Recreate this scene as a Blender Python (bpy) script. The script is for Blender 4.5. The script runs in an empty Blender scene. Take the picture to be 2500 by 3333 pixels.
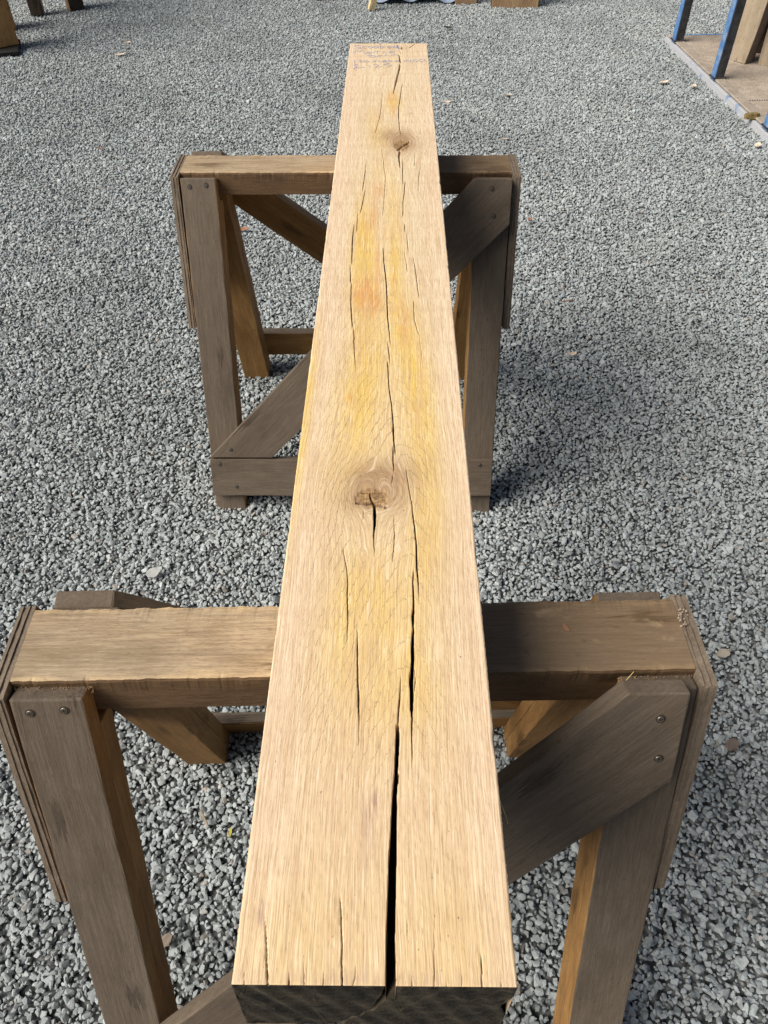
import bpy, bmesh, math, random
import numpy as np
from mathutils import Vector, Matrix, Euler
random.seed(7); rng = np.random.default_rng(11)
S = bpy.context.scene
R = math.radians
# ---------------------------------------------------------------- camera
cam = bpy.data.cameras.new('camera'); camo = bpy.data.objects.new('camera', cam); S.collection.objects.link(camo); S.camera = camo
cam.sensor_fit = 'HORIZONTAL'; cam.sensor_width = 36.0; cam.lens = 36.0*2460.98/2500.0
cam.clip_start = .02; cam.clip_end = 500
_p, _y, _r = 0.822068, -0.0123259, -0.0046869
_f = Vector((math.sin(_y)*math.cos(_p), math.cos(_y)*math.cos(_p), -math.sin(_p)))
_ri = Vector((math.cos(_y), -math.sin(_y), 0)); _up = _ri.cross(_f)
_r2 = math.cos(_r)*_ri+math.sin(_r)*_up; _u2 = -math.sin(_r)*_ri+math.cos(_r)*_up
M = Matrix.Identity(4)
for i in range(3):
    M[i][0] = _r2[i]; M[i][1] = _u2[i]; M[i][2] = -_f[i]
M[0][3], M[1][3], M[2][3] = 0.0086886, -0.1050849, 1.4099140
camo.matrix_world = M
# ---------------------------------------------------------------- sky and sun
SUN_EL, SUN_AZ = R(45), (-.93, -.37)          # light comes from the left and slightly from the near side
sd = Vector((SUN_AZ[0]*math.cos(SUN_EL), SUN_AZ[1]*math.cos(SUN_EL), math.sin(SUN_EL))).normalized()
w = bpy.data.worlds.new('World'); S.world = w; w.use_nodes = True
wn = w.node_tree.nodes; wl = w.node_tree.links; wn.clear()
sky = wn.new('ShaderNodeTexSky'); sky.sky_type = 'NISHITA'; sky.sun_disc = False
sky.sun_elevation = SUN_EL; sky.sun_rotation = math.atan2(sd.x, sd.y); sky.dust_density = 4.0; sky.air_density = 1.0; sky.ozone_density = 1.0
bg = wn.new('ShaderNodeBackground'); bg.inputs[1].default_value = 0.05
wo = wn.new('ShaderNodeOutputWorld'); wl.new(sky.outputs[0], bg.inputs[0]); wl.new(bg.outputs[0], wo.inputs[0])
sl = bpy.data.lights.new('sun', 'SUN'); sl.energy = 3.8; sl.angle = R(42); sl.color = (1, .968, .90)
so = bpy.data.objects.new('sun', sl); S.collection.objects.link(so)
so.rotation_euler = (-sd).to_track_quat('-Z', 'Y').to_euler(); so.location = sd*10
S.view_settings.view_transform = 'Standard'; S.view_settings.look = 'None'; S.view_settings.exposure = 0.45; S.view_settings.gamma = 1
S.render.engine = 'CYCLES'
# ---------------------------------------------------------------- node helpers
class NT:
    def __init__(s, name):
        s.m = bpy.data.materials.new(name); s.m.use_nodes = True; s.t = s.m.node_tree; s.t.nodes.clear()
        s.out = s.t.nodes.new('ShaderNodeOutputMaterial'); s.b = s.t.nodes.new('ShaderNodeBsdfPrincipled')
        s.t.links.new(s.b.outputs[0], s.out.inputs[0])
    def n(s, ty, **k):
        o = s.t.nodes.new(ty)
        for a, v in k.items(): setattr(o, a, v)
        return o
    def put(s, sock, v):
        if isinstance(v, bpy.types.NodeSocket): s.t.links.new(v, sock)
        elif isinstance(v, (tuple, list)) and len(v) == 3 and sock.type == 'RGBA': sock.default_value = (*v, 1)
        else: sock.default_value = v
    def math(s, op, a, b=0.0, c=0.0, clamp=False):
        o = s.n('ShaderNodeMath', operation=op, use_clamp=clamp)
        s.put(o.inputs[0], a); s.put(o.inputs[1], b)
        if op in ('MULTIPLY_ADD', 'COMPARE', 'SMOOTH_MIN'): s.put(o.inputs[2], c)
        return o.outputs[0]
    def vm(s, op, a, b=(0, 0, 0)):
        o = s.n('ShaderNodeVectorMath', operation=op); s.put(o.inputs[0], a); s.put(o.inputs[1], b); return o.outputs[0]
    def mix(s, f, a, b, mode='MIX'):
        o = s.n('ShaderNodeMix', data_type='RGBA', blend_type=mode); o.clamp_factor = True
        s.put(o.inputs[0], f); s.put(o.inputs[6], a); s.put(o.inputs[7], b); return o.outputs[2]
    def noise(s, v, sc=1.0, det=4, rough=.55, dim='3D', dist=0.0):
        o = s.n('ShaderNodeTexNoise', noise_dimensions=dim); s.put(o.inputs['Vector'], v)
        o.inputs['Scale'].default_value = sc; o.inputs['Detail'].default_value = det; o.inputs['Roughness'].default_value = rough
        o.inputs['Distortion'].default_value = dist; return o.outputs[0]
    def mr(s, v, a, b, c=0.0, d=1.0, smooth=False):
        o = s.n('ShaderNodeMapRange', interpolation_type='SMOOTHSTEP' if smooth else 'LINEAR'); s.put(o.inputs[0], v)
        for i, x in enumerate((a, b, c, d)): s.put(o.inputs[1+i], x)
        return o.outputs[0]
    def attr(s, name): return s.n('ShaderNodeAttribute', attribute_name=name).outputs['Fac']
    def comb(s, x, y, z):
        o = s.n('ShaderNodeCombineXYZ'); s.put(o.inputs[0], x); s.put(o.inputs[1], y); s.put(o.inputs[2], z); return o.outputs[0]
    def sep(s, v):
        o = s.n('ShaderNodeSeparateXYZ'); s.put(o.inputs[0], v); return o.outputs
    def mapv(s, v, sc):
        return s.vm('MULTIPLY', v, sc)
    def bump(s, h, st=.3, d=.001):
        o = s.n('ShaderNodeBump'); o.inputs['Strength'].default_value = st; o.inputs['Distance'].default_value = d
        s.put(o.inputs['Height'], h); s.t.links.new(o.outputs[0], s.b.inputs['Normal'])
    def fin(s, col, rough=.7, spec=.3):
        s.put(s.b.inputs['Base Color'], col); s.put(s.b.inputs['Roughness'], rough); s.b.inputs['Specular IOR Level'].default_value = spec
        return s.m

def wood(name, dark, mid, light, grey=None, gmix=0.0, spots=.25, edge=None, fib=1.0, rough=.75):
    """planks: the long axis of the object is local X"""
    t = NT(name)
    oc = t.n('ShaderNodeTexCoord').outputs['Object']; oi = t.n('ShaderNodeObjectInfo').outputs['Random']
    off = t.vm('ADD', oc, t.comb(t.math('MULTIPLY', oi, 37.0), t.math('MULTIPLY', oi, 11.0), t.math('MULTIPLY', oi, 5.0)))
    big = t.noise(t.mapv(off, (3.0, 22, 22)), 1, 4, .5, dist=.8)
    warp = t.vm('ADD', off, t.vm('SCALE', t.comb(0, t.noise(t.mapv(off, (5, 9, 9)), 1, 2), 0), (0, 0, 0)))
    ringn = t.noise(t.mapv(off, (1.6, 14, 14)), 1, 2, .4)
    ring = t.math('PINGPONG', t.math('MULTIPLY', ringn, 34.0), 1.0)
    streak = t.noise(t.mapv(off, (20, 330, 330)), 1, 5, .68)
    pore = t.noise(t.mapv(off, (130, 1500, 1500)), 1, 2, .5)
    c = t.mix(t.mr(big, .3, .7), dark, light)
    c = t.mix(.45, c, mid)
    c = t.mix(t.mr(ring, .35, 1.0, 0, .28), c, dark)
    c = t.mix(t.mr(streak, .42, .75, 0, .55*fib), c, dark)
    c = t.mix(t.mr(streak, .5, .2, 0, .35*fib), c, light)
    c = t.mix(t.mr(pore, .52, .68, 0, .5*fib), c, tuple(x*.45 for x in dark))
    if grey:
        g = t.noise(t.mapv(off, (6, 12, 12)), 1, 4, .6)
        c = t.mix(t.mr(g, .35, .65, gmix*.55, gmix), c, t.mix(t.mr(streak, .35, .7), grey, tuple(x*.55 for x in grey)))
    if edge:                                        # knocked edges show fresh pale wood
        y = t.math('ABSOLUTE', t.sep(oc)[1])
        e = t.math('ADD', y, t.math('MULTIPLY', t.math('SUBTRACT', t.noise(t.mapv(off, (22, 60, 60)), 1, 4, .6), .5), .035))
        c = t.mix(t.mr(e, edge[0], edge[1], 0, .6, True), c, edge[2])
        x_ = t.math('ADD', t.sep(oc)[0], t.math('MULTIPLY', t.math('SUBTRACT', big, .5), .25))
        c = t.mix(t.mr(x_, -.12, .2, 0, .72, True), c, (.125, .075, .04))  # rail browned towards its right end: shade beside the beam put into the colour
    kv = t.n('ShaderNodeTexVoronoi'); t.put(kv.inputs['Vector'], t.vm('ADD', t.mapv(off, (5.5, 13, 13)), t.vm('SCALE', t.comb(streak, big, big)))); kv.inputs['Scale'].default_value = 1
    kd = kv.outputs['Distance']; kr = t.math('PINGPONG', t.math('MULTIPLY', kd, 22.0), 1.0)
    c = t.mix(t.math('MULTIPLY', t.mr(kd, .10, .22, 1, 0), t.mr(kr, .2, .9, .45, .9)), c, tuple(x*.35 for x in dark))
    dirt = t.noise(t.mapv(off, (7, 16, 16)), 1, 6, .7)
    c = t.mix(t.mr(dirt, .52, .72, 0, .55), c, tuple(x*.42 for x in mid))
    wv = t.noise(t.mapv(off, (30, 60, 60)), 1, 3, .6)
    c = t.mix(t.mr(wv, .62, .75, 0, .25), c, light)
    sp = t.noise(t.mapv(off, (60, 90, 90)), 1, 1)
    c = t.mix(t.mr(sp, .70, .76, 0, spots), c, (.03, .022, .015))
    bl = t.noise(off, 9, 3, .6)
    c = t.mix(t.mr(bl, .55, .75, 0, .3), c, tuple(x*.5 for x in mid))
    t.bump(t.math('ADD', t.math('MULTIPLY', streak, .8), t.math('MULTIPLY', pore, .5)), .55, .0012)
    return t.fin(c, rough, .25)

def flat(name, col, rough=.6, spec=.3, metal=0.0, var=.25, sc=60):
    t = NT(name); oc = t.n('ShaderNodeTexCoord').outputs['Object']
    n = t.noise(oc, sc, 4, .6)
    c = t.mix(t.mr(n, .3, .7), tuple(x*(1-var) for x in col), tuple(min(1, x*(1+var)) for x in col))
    t.b.inputs['Metallic'].default_value = metal; t.bump(n, .3, .001)
    return t.fin(c, rough, spec)

# ---------------------------------------------------------------- object helpers
def link(o, parent=None):
    S.collection.objects.link(o)
    if parent is not None: o.parent = parent
    return o
MW = {}
def meshobj(name, me, mats, parent=None, mw=None):
    o = bpy.data.objects.new(name, me)
    for m in mats: me.materials.append(m)
    link(o, parent)
    if mw is not None: o.matrix_local = mw; MW[o.name] = mw.copy()
    return o
def tag(o, label=None, cat=None, group=None, kind=None):
    for k, v in (('label', label), ('category', cat), ('group', group), ('kind', kind)):
        if v: o[k] = v
    return o
def empty(name, loc, rz=0):
    o = bpy.data.objects.new(name, None); o.location = loc; o.rotation_euler = (0, 0, rz); o.empty_display_size = .1
    return link(o)
def frame(o, ex, ez):
    """matrix with X along ex, Z along ez"""
    ex = Vector(ex).normalized(); ez = Vector(ez); ez = (ez-ex*ez.dot(ex)).normalized(); ey = ez.cross(ex)
    m = Matrix.Identity(4)
    for i in range(3): m[i][0], m[i][1], m[i][2], m[i][3] = ex[i], ey[i], ez[i], o[i]
    return m
def prism(outline, t0, t1, bev=.0018, seg=2, mat_top=0, mat_other=0, cuts=.03, rough=.0006, seed=0, endtop=False, edgetop=False):
    """polygon outline in local XY extruded from z=t0 to z=t1; top face gets mat_top; edges eased and slightly uneven"""
    bm = bmesh.new()
    vs = [bm.verts.new((x, y, t0)) for x, y in outline]
    f = bm.faces.new(vs)
    if f.normal.z > 0 or True:
        bm.normal_update()
        if f.normal.z > 0: f.normal_flip()
    r = bmesh.ops.extrude_face_region(bm, geom=[f])
    nv = [g for g in r['geom'] if isinstance(g, bmesh.types.BMVert)]
    for v in nv: v.co.z = t1
    bmesh.ops.recalc_face_normals(bm, faces=bm.faces[:])
    bmesh.ops.bevel(bm, geom=bm.edges[:]+bm.verts[:], offset=bev, segments=seg, profile=.6, affect='EDGES')
    if cuts:
        es = [e for e in bm.edges if e.calc_length() > cuts*1.5]
        for e in list(es):
            pass
        xs = [v.co.x for v in bm.verts]; x0, x1 = min(xs), max(xs); n = int((x1-x0)/cuts)
        for k in range(1, n):
            bmesh.ops.bisect_plane(bm, geom=bm.verts[:]+bm.edges[:]+bm.faces[:], plane_co=(x0+(x1-x0)*k/n, 0, 0), plane_no=(1, 0, 0))
        rd = random.Random(seed)
        for v in bm.verts: v.co += Vector((0, rd.uniform(-1, 1), rd.uniform(-1, 1)*.5))*rough
    for f in bm.faces:
        f.material_index = mat_top if (f.normal.z > .8 or (endtop and f.normal.x > .55) or (edgetop and f.normal.z > -.8)) else mat_other
        f.smooth = False
    me = bpy.data.meshes.new('m'); bm.to_mesh(me); bm.free(); return me
def rect(x0, x1, y0, y1): return [(x0, y0), (x1, y0), (x1, y1), (x0, y1)]
def plank(name, parent, mw, outline, t0, t1, mats, **k):
    return meshobj(name, prism(outline, t0, t1, mat_top=0, mat_other=min(1, len(mats)-1), seed=hash(name+str(outline)) % 1000 if False else int(abs(outline[0][0])*7919+abs(outline[0][1])*104729) % 997, **k), mats, parent, mw)
CR = [[(25.4, 1852.2, 0.8), (28.2, 1834.2, 0.55)], [(24.3, 1822.4, 1.1), (26.8, 1767.6, 1.3), (27.4, 1763.1, 0.75)], [(25.5, 1759.2, 0.9), (23.4, 1717.9, 1.45), (20.0, 1680.6, 1.45), (16.8, 1644.4, 1.6), (13.8, 1609.3, 1.05), (11.2, 1570.5, 0.4)], [(30.4, 1624.2, 0.25), (27.5, 1599.5, 0.6), (23.8, 1528.3, 0.65), (21.4, 1492.1, 0.7), (21.7, 1444.3, 0.65), (23.0, 1386.3, 0.6), (25.2, 1364.4, 0.3)], [(-11.0, 1570.5, 0.15), (-12.8, 1505.6, 0.35), (-14.6, 1452.8, 0.35), (-18.0, 1414.9, 0.25), (-21.4, 1374.3, 0.35)], [(40.9, 1328.3, 1.1), (32.4, 1315.5, 1.05), (25.6, 1305.0, 0.9), (18.8, 1288.4, 1.05)], [(22.9, 1284.7, 1.5), (20.9, 1264.9, 1.2), (21.8, 1240.2, 0.9), (22.6, 1216.1, 0.45)], [(28.0, 1240.2, 0.45), (27.2, 1195.9, 0.65), (27.5, 1156.8, 0.5)], [(30.8, 1153.6, 0.5), (28.7, 1113.2, 0.55), (26.8, 1086.2, 0.55), (26.6, 1043.0, 0.55)], [(-36.0, 1243.6, 0.2), (-36.6, 1195.8, 0.45), (-38.4, 1147.2, 0.45), (-39.1, 1131.5, 0.3)], [(-35.3, 1122.3, 0.3), (-37.9, 1080.2, 0.6), (-39.8, 1054.2, 0.55)], [(-8.8, 1290.2, 0.2), (-5.2, 1222.9, 0.3), (-1.6, 1176.1, 0.25), (-3.0, 1122.3, 0.25), (-4.9, 1045.8, 0.25)], [(49.7, 1272.1, 0.2), (48.2, 1229.8, 0.3)], [(58.7, 1216.1, 0.2), (54.3, 1176.2, 0.35), (52.2, 1131.7, 0.25)], [(-20.2, 1907.8, 0.8), (-19.8, 1876.7, 0.75)], [(60.7, 1898.2, 0.6), (49.6, 1873.5, 0.6), (35.0, 1860.1, 0.65), (29.3, 1864.3, 0.7), (32.3, 1876.6, 0.8)], [(-48.8, 1005.1, 0.4), (-49.4, 975.3, 0.65), (-49.0, 933.6, 0.75), (-48.0, 897.3, 0.55)], [(-49.8, 881.5, 0.35), (-48.0, 845.9, 0.6)], [(-46.4, 834.4, 0.45), (-45.4, 791.5, 0.55), (-44.2, 770.2, 0.7), (-41.6, 738.0, 0.55)], [(-38.8, 721.0, 0.4), (-37.3, 690.8, 0.55), (-35.9, 667.1, 0.35), (-34.0, 646.6, 0.15)], [(-3.1, 930.0, 0.5), (-2.1, 897.5, 0.65), (0.7, 859.5, 0.8), (2.0, 829.7, 0.7), (3.8, 764.4, 0.75), (6.0, 726.8, 0.5), (7.7, 699.1, 0.3)], [(4.6, 692.3, 0.3), (6.2, 675.1, 0.45), (7.6, 657.0, 0.25)], [(4.8, 650.6, 0.6), (5.7, 627.0, 0.5), (6.8, 603.0, 0.55), (9.5, 575.4, 0.55), (11.2, 548.9, 0.65), (12.0, 529.3, 0.6)], [(28.8, 1007.3, 0.5), (28.2, 989.3, 0.4)], [(31.3, 979.5, 0.2), (33.2, 933.8, 0.4)], [(28.0, 922.7, 0.15), (31.0, 876.6, 0.35)], [(40.8, 904.7, 0.25), (43.2, 863.0, 0.45), (45.6, 810.6, 0.35)], [(38.6, 785.7, 0.4), (38.9, 746.9, 0.4), (44.8, 710.2, 0.15), (46.6, 662.3, 0.15)], [(-44.4, 1044.3, 0.25), (-44.1, 995.1, 0.5)], [(11.2, 529.3, 0.8), (12.4, 511.1, 0.75), (13.3, 497.2, 0.6)], [(11.6, 495.9, 0.7), (11.3, 481.2, 0.6), (12.1, 469.1, 0.4)], [(11.3, 457.3, 0.3), (10.0, 445.7, 0.2)], [(25.6, 462.1, 0.25), (27.4, 441.3, 0.3), (29.8, 421.2, 0.35), (30.7, 404.0, 0.4)], [(31.1, 401.8, 0.5), (33.0, 381.1, 0.7), (33.8, 359.1, 0.8), (33.6, 338.0, 0.85), (34.4, 321.4, 0.55), (34.8, 303.6, 0.2)], [(30.4, 334.3, 0.35), (29.8, 319.6, 0.65), (30.1, 301.8, 0.7), (29.0, 281.2, 0.95), (29.2, 268.0, 0.8), (28.2, 251.9, 1.15), (27.8, 233.4, 1.1), (27.0, 218.4, 1.25), (27.0, 204.0, 1.05), (26.9, 193.1, 0.9)], [(-12.4, 432.0, 0.7), (-10.6, 423.2, 0.8), (-7.0, 417.7, 1.1)], [(-25.6, 418.7, 0.65), (-16.8, 418.7, 0.4), (-8.1, 418.4, 0.8)], [(-7.0, 417.7, 0.95), (-0.2, 414.5, 0.55), (5.4, 411.9, 0.45)], [(-7.4, 417.7, 0.95), (-6.7, 401.6, 1.3), (-6.8, 389.0, 1.1), (-7.2, 376.8, 0.6), (-6.6, 360.8, 0.3), (-5.9, 349.2, 0.15)], [(-35.2, 352.9, 0.2), (-31.4, 333.9, 0.3), (-30.1, 319.2, 0.4), (-29.7, 303.1, 0.4), (-28.4, 284.2, 0.45), (-27.8, 262.7, 0.25)], [(-19.3, 262.8, 0.2), (-18.8, 248.5, 0.45), (-18.3, 233.0, 0.45), (-17.4, 219.6, 0.4), (-16.2, 192.8, 0.55)], [(17.2, 209.6, 0.25), (16.3, 193.1, 0.4)], [(12.4, 397.5, 0.15), (12.9, 376.9, 0.3), (11.4, 349.3, 0.3)], [(-18.1, 407.9, 0.3), (-18.1, 397.3, 0.3)], [(29.4, 224.4, 0.15), (30.0, 215.5, 0.25), (28.0, 201.1, 0.3)], [(28.3, 250.9, 1.0), (28.3, 241.0, 1.1), (27.6, 228.1, 0.95), (26.4, 221.8, 1.35), (26.4, 204.9, 1.05), (26.6, 191.5, 0.95), (26.5, 182.8, 0.6), (26.3, 174.2, 0.55), (26.2, 160.4, 0.35), (26.4, 141.7, 0.15)], [(17.8, 214.7, 0.25), (17.1, 203.3, 0.5), (16.1, 188.5, 0.5), (15.6, 177.0, 0.45)], [(15.0, 176.7, 1.2), (15.0, 165.8, 1.3), (14.6, 152.2, 1.25), (14.2, 141.6, 1.15), (14.0, 137.9, 1.0)], [(14.2, 137.7, 1.65), (13.4, 127.5, 1.6), (12.7, 119.9, 1.6), (12.4, 108.9, 1.95), (12.2, 97.0, 2.05), (11.6, 81.0, 2.45), (11.2, 65.6, 2.4), (11.0, 55.4, 2.5)], [(-18.9, 250.6, 0.5), (-18.0, 231.0, 0.5), (-17.2, 212.2, 0.6), (-16.2, 203.1, 0.45), (-15.6, 189.7, 0.4), (-15.4, 176.8, 0.25), (-14.7, 161.4, 0.1)], [(12.2, 96.4, 2.1), (11.2, 79.0, 2.55), (10.9, 58.7, 2.6), (10.4, 37.1, 2.85), (10.2, 26.7, 2.8), (10.2, 11.2, 2.85), (10.1, -2.7, 2.95)], [(-73.8, 41.1, 0.1), (-72.0, 30.6, 0.25), (-69.5, 16.0, 0.4), (-67.0, -0.2, 0.45)], [(-54.4, 7.9, 0.25), (-53.6, -0.6, 0.45)], [(-45.2, 11.8, 0.15), (-44.2, 0.0, 0.2)], [(-24.3, 53.5, 0.2), (-22.8, 39.1, 0.35), (-21.8, 26.5, 0.35), (-20.2, -0.3, 0.5)], [(-11.7, 11.0, 0.2), (-12.1, 4.5, 0.2), (-13.3, -0.2, 0.2)], [(38.8, 37.3, 0.1), (38.4, 20.2, 0.15), (37.9, -0.6, 0.25)], [(68.0, 23.8, 0.15), (68.0, 11.6, 0.25), (67.6, -0.3, 0.25)], [(23.3, 7.0, 0.1), (23.4, -0.7, 0.2)], [(45.4, 5.0, 0.1), (45.1, -0.5, 0.2)], [(55.3, 7.2, 0.1), (54.8, -0.4, 0.15)], [(79.8, 5.3, 0.15), (79.4, -0.2, 0.25)], [(21.2, 36.0, 0.1), (21.4, 26.8, 0.15)], [(-83.4, 11.5, 0.1), (-81.8, -0.8, 0.15)], [(-32.2, 8.7, 0.15), (-32.2, -0.4, 0.2)]]
TX = [[(-65.7, 1884.5), (-71.0, 1888.2), (-78.0, 1887.5), (-79.5, 1880.8), (-74.1, 1875.2), (-64.7, 1871.5), (-63.9, 1865.3), (-72.5, 1862.4), (-80.1, 1865.3)], [(-49.9, 1880.7), (-55.7, 1882.6), (-60.7, 1875.2), (-58.8, 1867.8), (-50.8, 1869.7)], [(-44.1, 1882.6), (-47.4, 1873.3), (-41.5, 1867.8), (-37.0, 1873.3), (-38.3, 1880.7), (-44.1, 1882.6)], [(-31.3, 1882.5), (-34.6, 1873.3), (-29.9, 1867.8), (-24.2, 1873.3), (-25.5, 1880.7), (-31.3, 1882.5)], [(-20.0, 1903.0), (-20.1, 1869.6), (-14.9, 1869.6), (-10.4, 1875.1), (-15.1, 1880.6), (-20.3, 1878.8)], [(-3.4, 1873.2), (5.9, 1875.0), (4.7, 1882.4), (-1.1, 1880.6), (-2.2, 1873.2), (2.4, 1867.7), (8.2, 1869.5)], [(15.1, 1884.3), (9.3, 1876.9), (11.6, 1871.3), (18.0, 1873.2), (18.0, 1888.0), (18.6, 1869.5)], [(19.8, 1886.1), (22.0, 1869.5), (26.0, 1858.5), (31.3, 1876.8), (39.0, 1886.0)], [(-77.0, 1826.4), (-75.1, 1855.1), (-67.8, 1840.7), (-59.6, 1855.1), (-55.4, 1828.1)], [(-44.3, 1838.8), (-50.4, 1833.5), (-49.7, 1828.1), (-44.1, 1829.9), (-43.2, 1838.8), (-42.4, 1828.1)], [(-39.5, 1829.9), (-38.6, 1837.0), (-34.0, 1837.0), (-32.1, 1829.9)], [(-33.0, 1843.5), (-20.4, 1844.9)], [(-26.1, 1844.2), (-26.5, 1829.8)], [(-10.1, 1845.9), (-11.7, 1835.2), (-0.9, 1833.3)], [(15.1, 1845.9), (7.1, 1845.9), (3.7, 1838.7), (13.9, 1838.7)], [(3.7, 1838.7), (2.5, 1832.6), (15.1, 1832.6)], [(-48.2, 1812.2), (-43.9, 1819.3), (-37.0, 1817.5), (-40.3, 1812.9), (-30.1, 1812.2), (-27.8, 1806.9), (-37.9, 1802.4), (-41.9, 1807.0), (-40.3, 1812.9)], [(-14.4, 1815.0), (-22.3, 1815.0), (-23.9, 1806.9), (-15.4, 1805.2)], [(-9.2, 1810.4), (-5.4, 1820.9), (0.4, 1812.8)], [(6.0, 1813.9), (8.8, 1820.9), (11.7, 1817.4), (15.1, 1820.9), (20.7, 1816.3)], [(-75.9, 1781.1), (-75.3, 1762.4)], [(-66.4, 1780.4), (-59.8, 1781.7), (-62.4, 1774.9), (-57.2, 1770.8), (-63.7, 1765.8)], [(-50.8, 1779.3), (-55.1, 1774.2), (-50.5, 1768.1), (-44.5, 1773.5), (-50.8, 1779.3)], [(-36.3, 1778.3), (-28.3, 1769.1)], [(-27.9, 1779.3), (-36.0, 1767.4)], [(-20.7, 1781.0), (-21.1, 1769.1)], [(-7.3, 1781.6), (-12.3, 1777.5), (-3.9, 1771.4), (-10.0, 1767.3), (-13.9, 1771.4), (-5.1, 1778.2), (-7.3, 1781.6)], [(2.7, 1780.9), (-0.6, 1775.8), (2.8, 1770.7), (7.2, 1775.8), (2.7, 1780.9)], [(14.4, 1780.2), (24.4, 1772.4)], [(23.9, 1781.6), (15.0, 1770.7)], [(34.0, 1784.3), (35.5, 1770.6)], [(45.2, 1784.3), (39.0, 1782.6), (39.5, 1775.7), (47.3, 1777.4), (48.5, 1784.3), (48.5, 1765.5)], [(59.7, 1786.0), (54.0, 1779.1), (58.3, 1770.6), (64.0, 1775.7), (63.6, 1784.2), (59.7, 1786.0)], [(74.3, 1789.4), (68.6, 1784.2), (69.5, 1774.0), (77.3, 1775.7), (80.9, 1784.2), (74.3, 1789.4)], [(-67.2, 1751.3), (-72.7, 1753.3), (-75.3, 1747.3), (-69.5, 1739.0), (-76.6, 1722.6)], [(-73.7, 1732.4), (-64.9, 1730.8), (-51.9, 1736.7)], [(-43.4, 1748.9), (-38.7, 1735.7)], [(-33.5, 1752.3), (-25.9, 1753.9), (-22.4, 1747.2), (-27.8, 1735.6), (-13.6, 1738.9)], [(3.9, 1762.3), (-8.2, 1755.6), (-10.4, 1751.2), (4.0, 1750.5), (6.7, 1743.9), (-2.6, 1736.3)]]
# ---------------------------------------------------------------- materials
GREY = (.150, .121, .093)
M_leg_out = wood('weathered_leg_face', (.088, .062, .04), (.152, .112, .077), (.205, .158, .113), GREY, .55, fib=.9)
M_leg_in = wood('sheltered_leg_side', (.17, .08, .022), (.34, .18, .06), (.47, .27, .105), fib=.8)
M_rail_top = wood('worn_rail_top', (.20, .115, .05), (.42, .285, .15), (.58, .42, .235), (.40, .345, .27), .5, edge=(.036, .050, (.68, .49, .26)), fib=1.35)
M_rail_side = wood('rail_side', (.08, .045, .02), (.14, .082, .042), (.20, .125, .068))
M_brace = wood('brace_face', (.082, .056, .036), (.138, .100, .068), (.188, .142, .100), GREY, .5, fib=.8)
M_ply = wood('ply_edge', (.13, .09, .06), (.24, .18, .125), (.33, .26, .19), GREY, .4)
M_post = wood('timber_tan', (.20, .12, .06), (.34, .22, .12), (.43, .29, .17))
M_post_o = wood('timber_orange', (.26, .13, .045), (.42, .23, .085), (.52, .31, .13))
M_post_d = wood('timber_dark', (.03, .022, .015), (.055, .04, .028), (.08, .06, .04))
M_pale = wood('timber_pale', (.33, .24, .15), (.46, .36, .25), (.55, .45, .33), (.3, .27, .22), .25)
M_bark = wood('timber_sawn_rough', (.12, .085, .06), (.24, .18, .13), (.33, .26, .2), (.2, .175, .15), .5)
M_screw = flat('screw_steel', (.16, .15, .13), .45, .5, .7)
M_hole = flat('screw_recess', (.05, .036, .024), .9, .1)
M_stick = flat('fresh_split_wood', (.62, .48, .26), .7)
M_chip = flat('pale_wood_chip', (.60, .47, .36), .8, var=.35, sc=90)
M_chipo = flat('rust_brown_leaf', (.26, .13, .07), .7, var=.4, sc=90)
M_straw = flat('straw', (.62, .44, .18), .7)
M_blue_ink = flat('blue_marker_ink', (.34, .34, .50), .8, .1, var=.3, sc=400)
M_ink_fresh = flat('fresh_blue_ink', (.05, .11, .42), .7, .1)
M_tarp = flat('grey_blue_sheet', (.24, .29, .38), .6, var=.4, sc=20)
M_black = flat('black_pad', (.012, .011, .01), .8)
M_steel_dark = flat('dusty_dark_steel', (.035, .036, .038), .6, .3, 0, .5, 40)

def blue_mat(nm='chipped_blue_paint', dust=.6):
    t = NT(nm); oc = t.n('ShaderNodeTexCoord').outputs['Object']
    n = t.noise(oc, 45, 5, .65); n2 = t.noise(oc, 14, 3)
    c = t.mix(t.mr(n, .3, .6), (.05, .13, .30), (.10, .22, .44))
    c = t.mix(t.mr(n2, .5-.25*(dust > .8), .66-.2*(dust > .8), 0, dust), c, (.43, .43, .44) if dust > .8 else (.30, .36, .46))
    c = t.mix(t.mr(n, .66, .72, 0, .8), c, (.5, .5, .5))
    t.bump(n, .4, .002); return t.fin(c, .55, .35)
M_blue = blue_mat()

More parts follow.
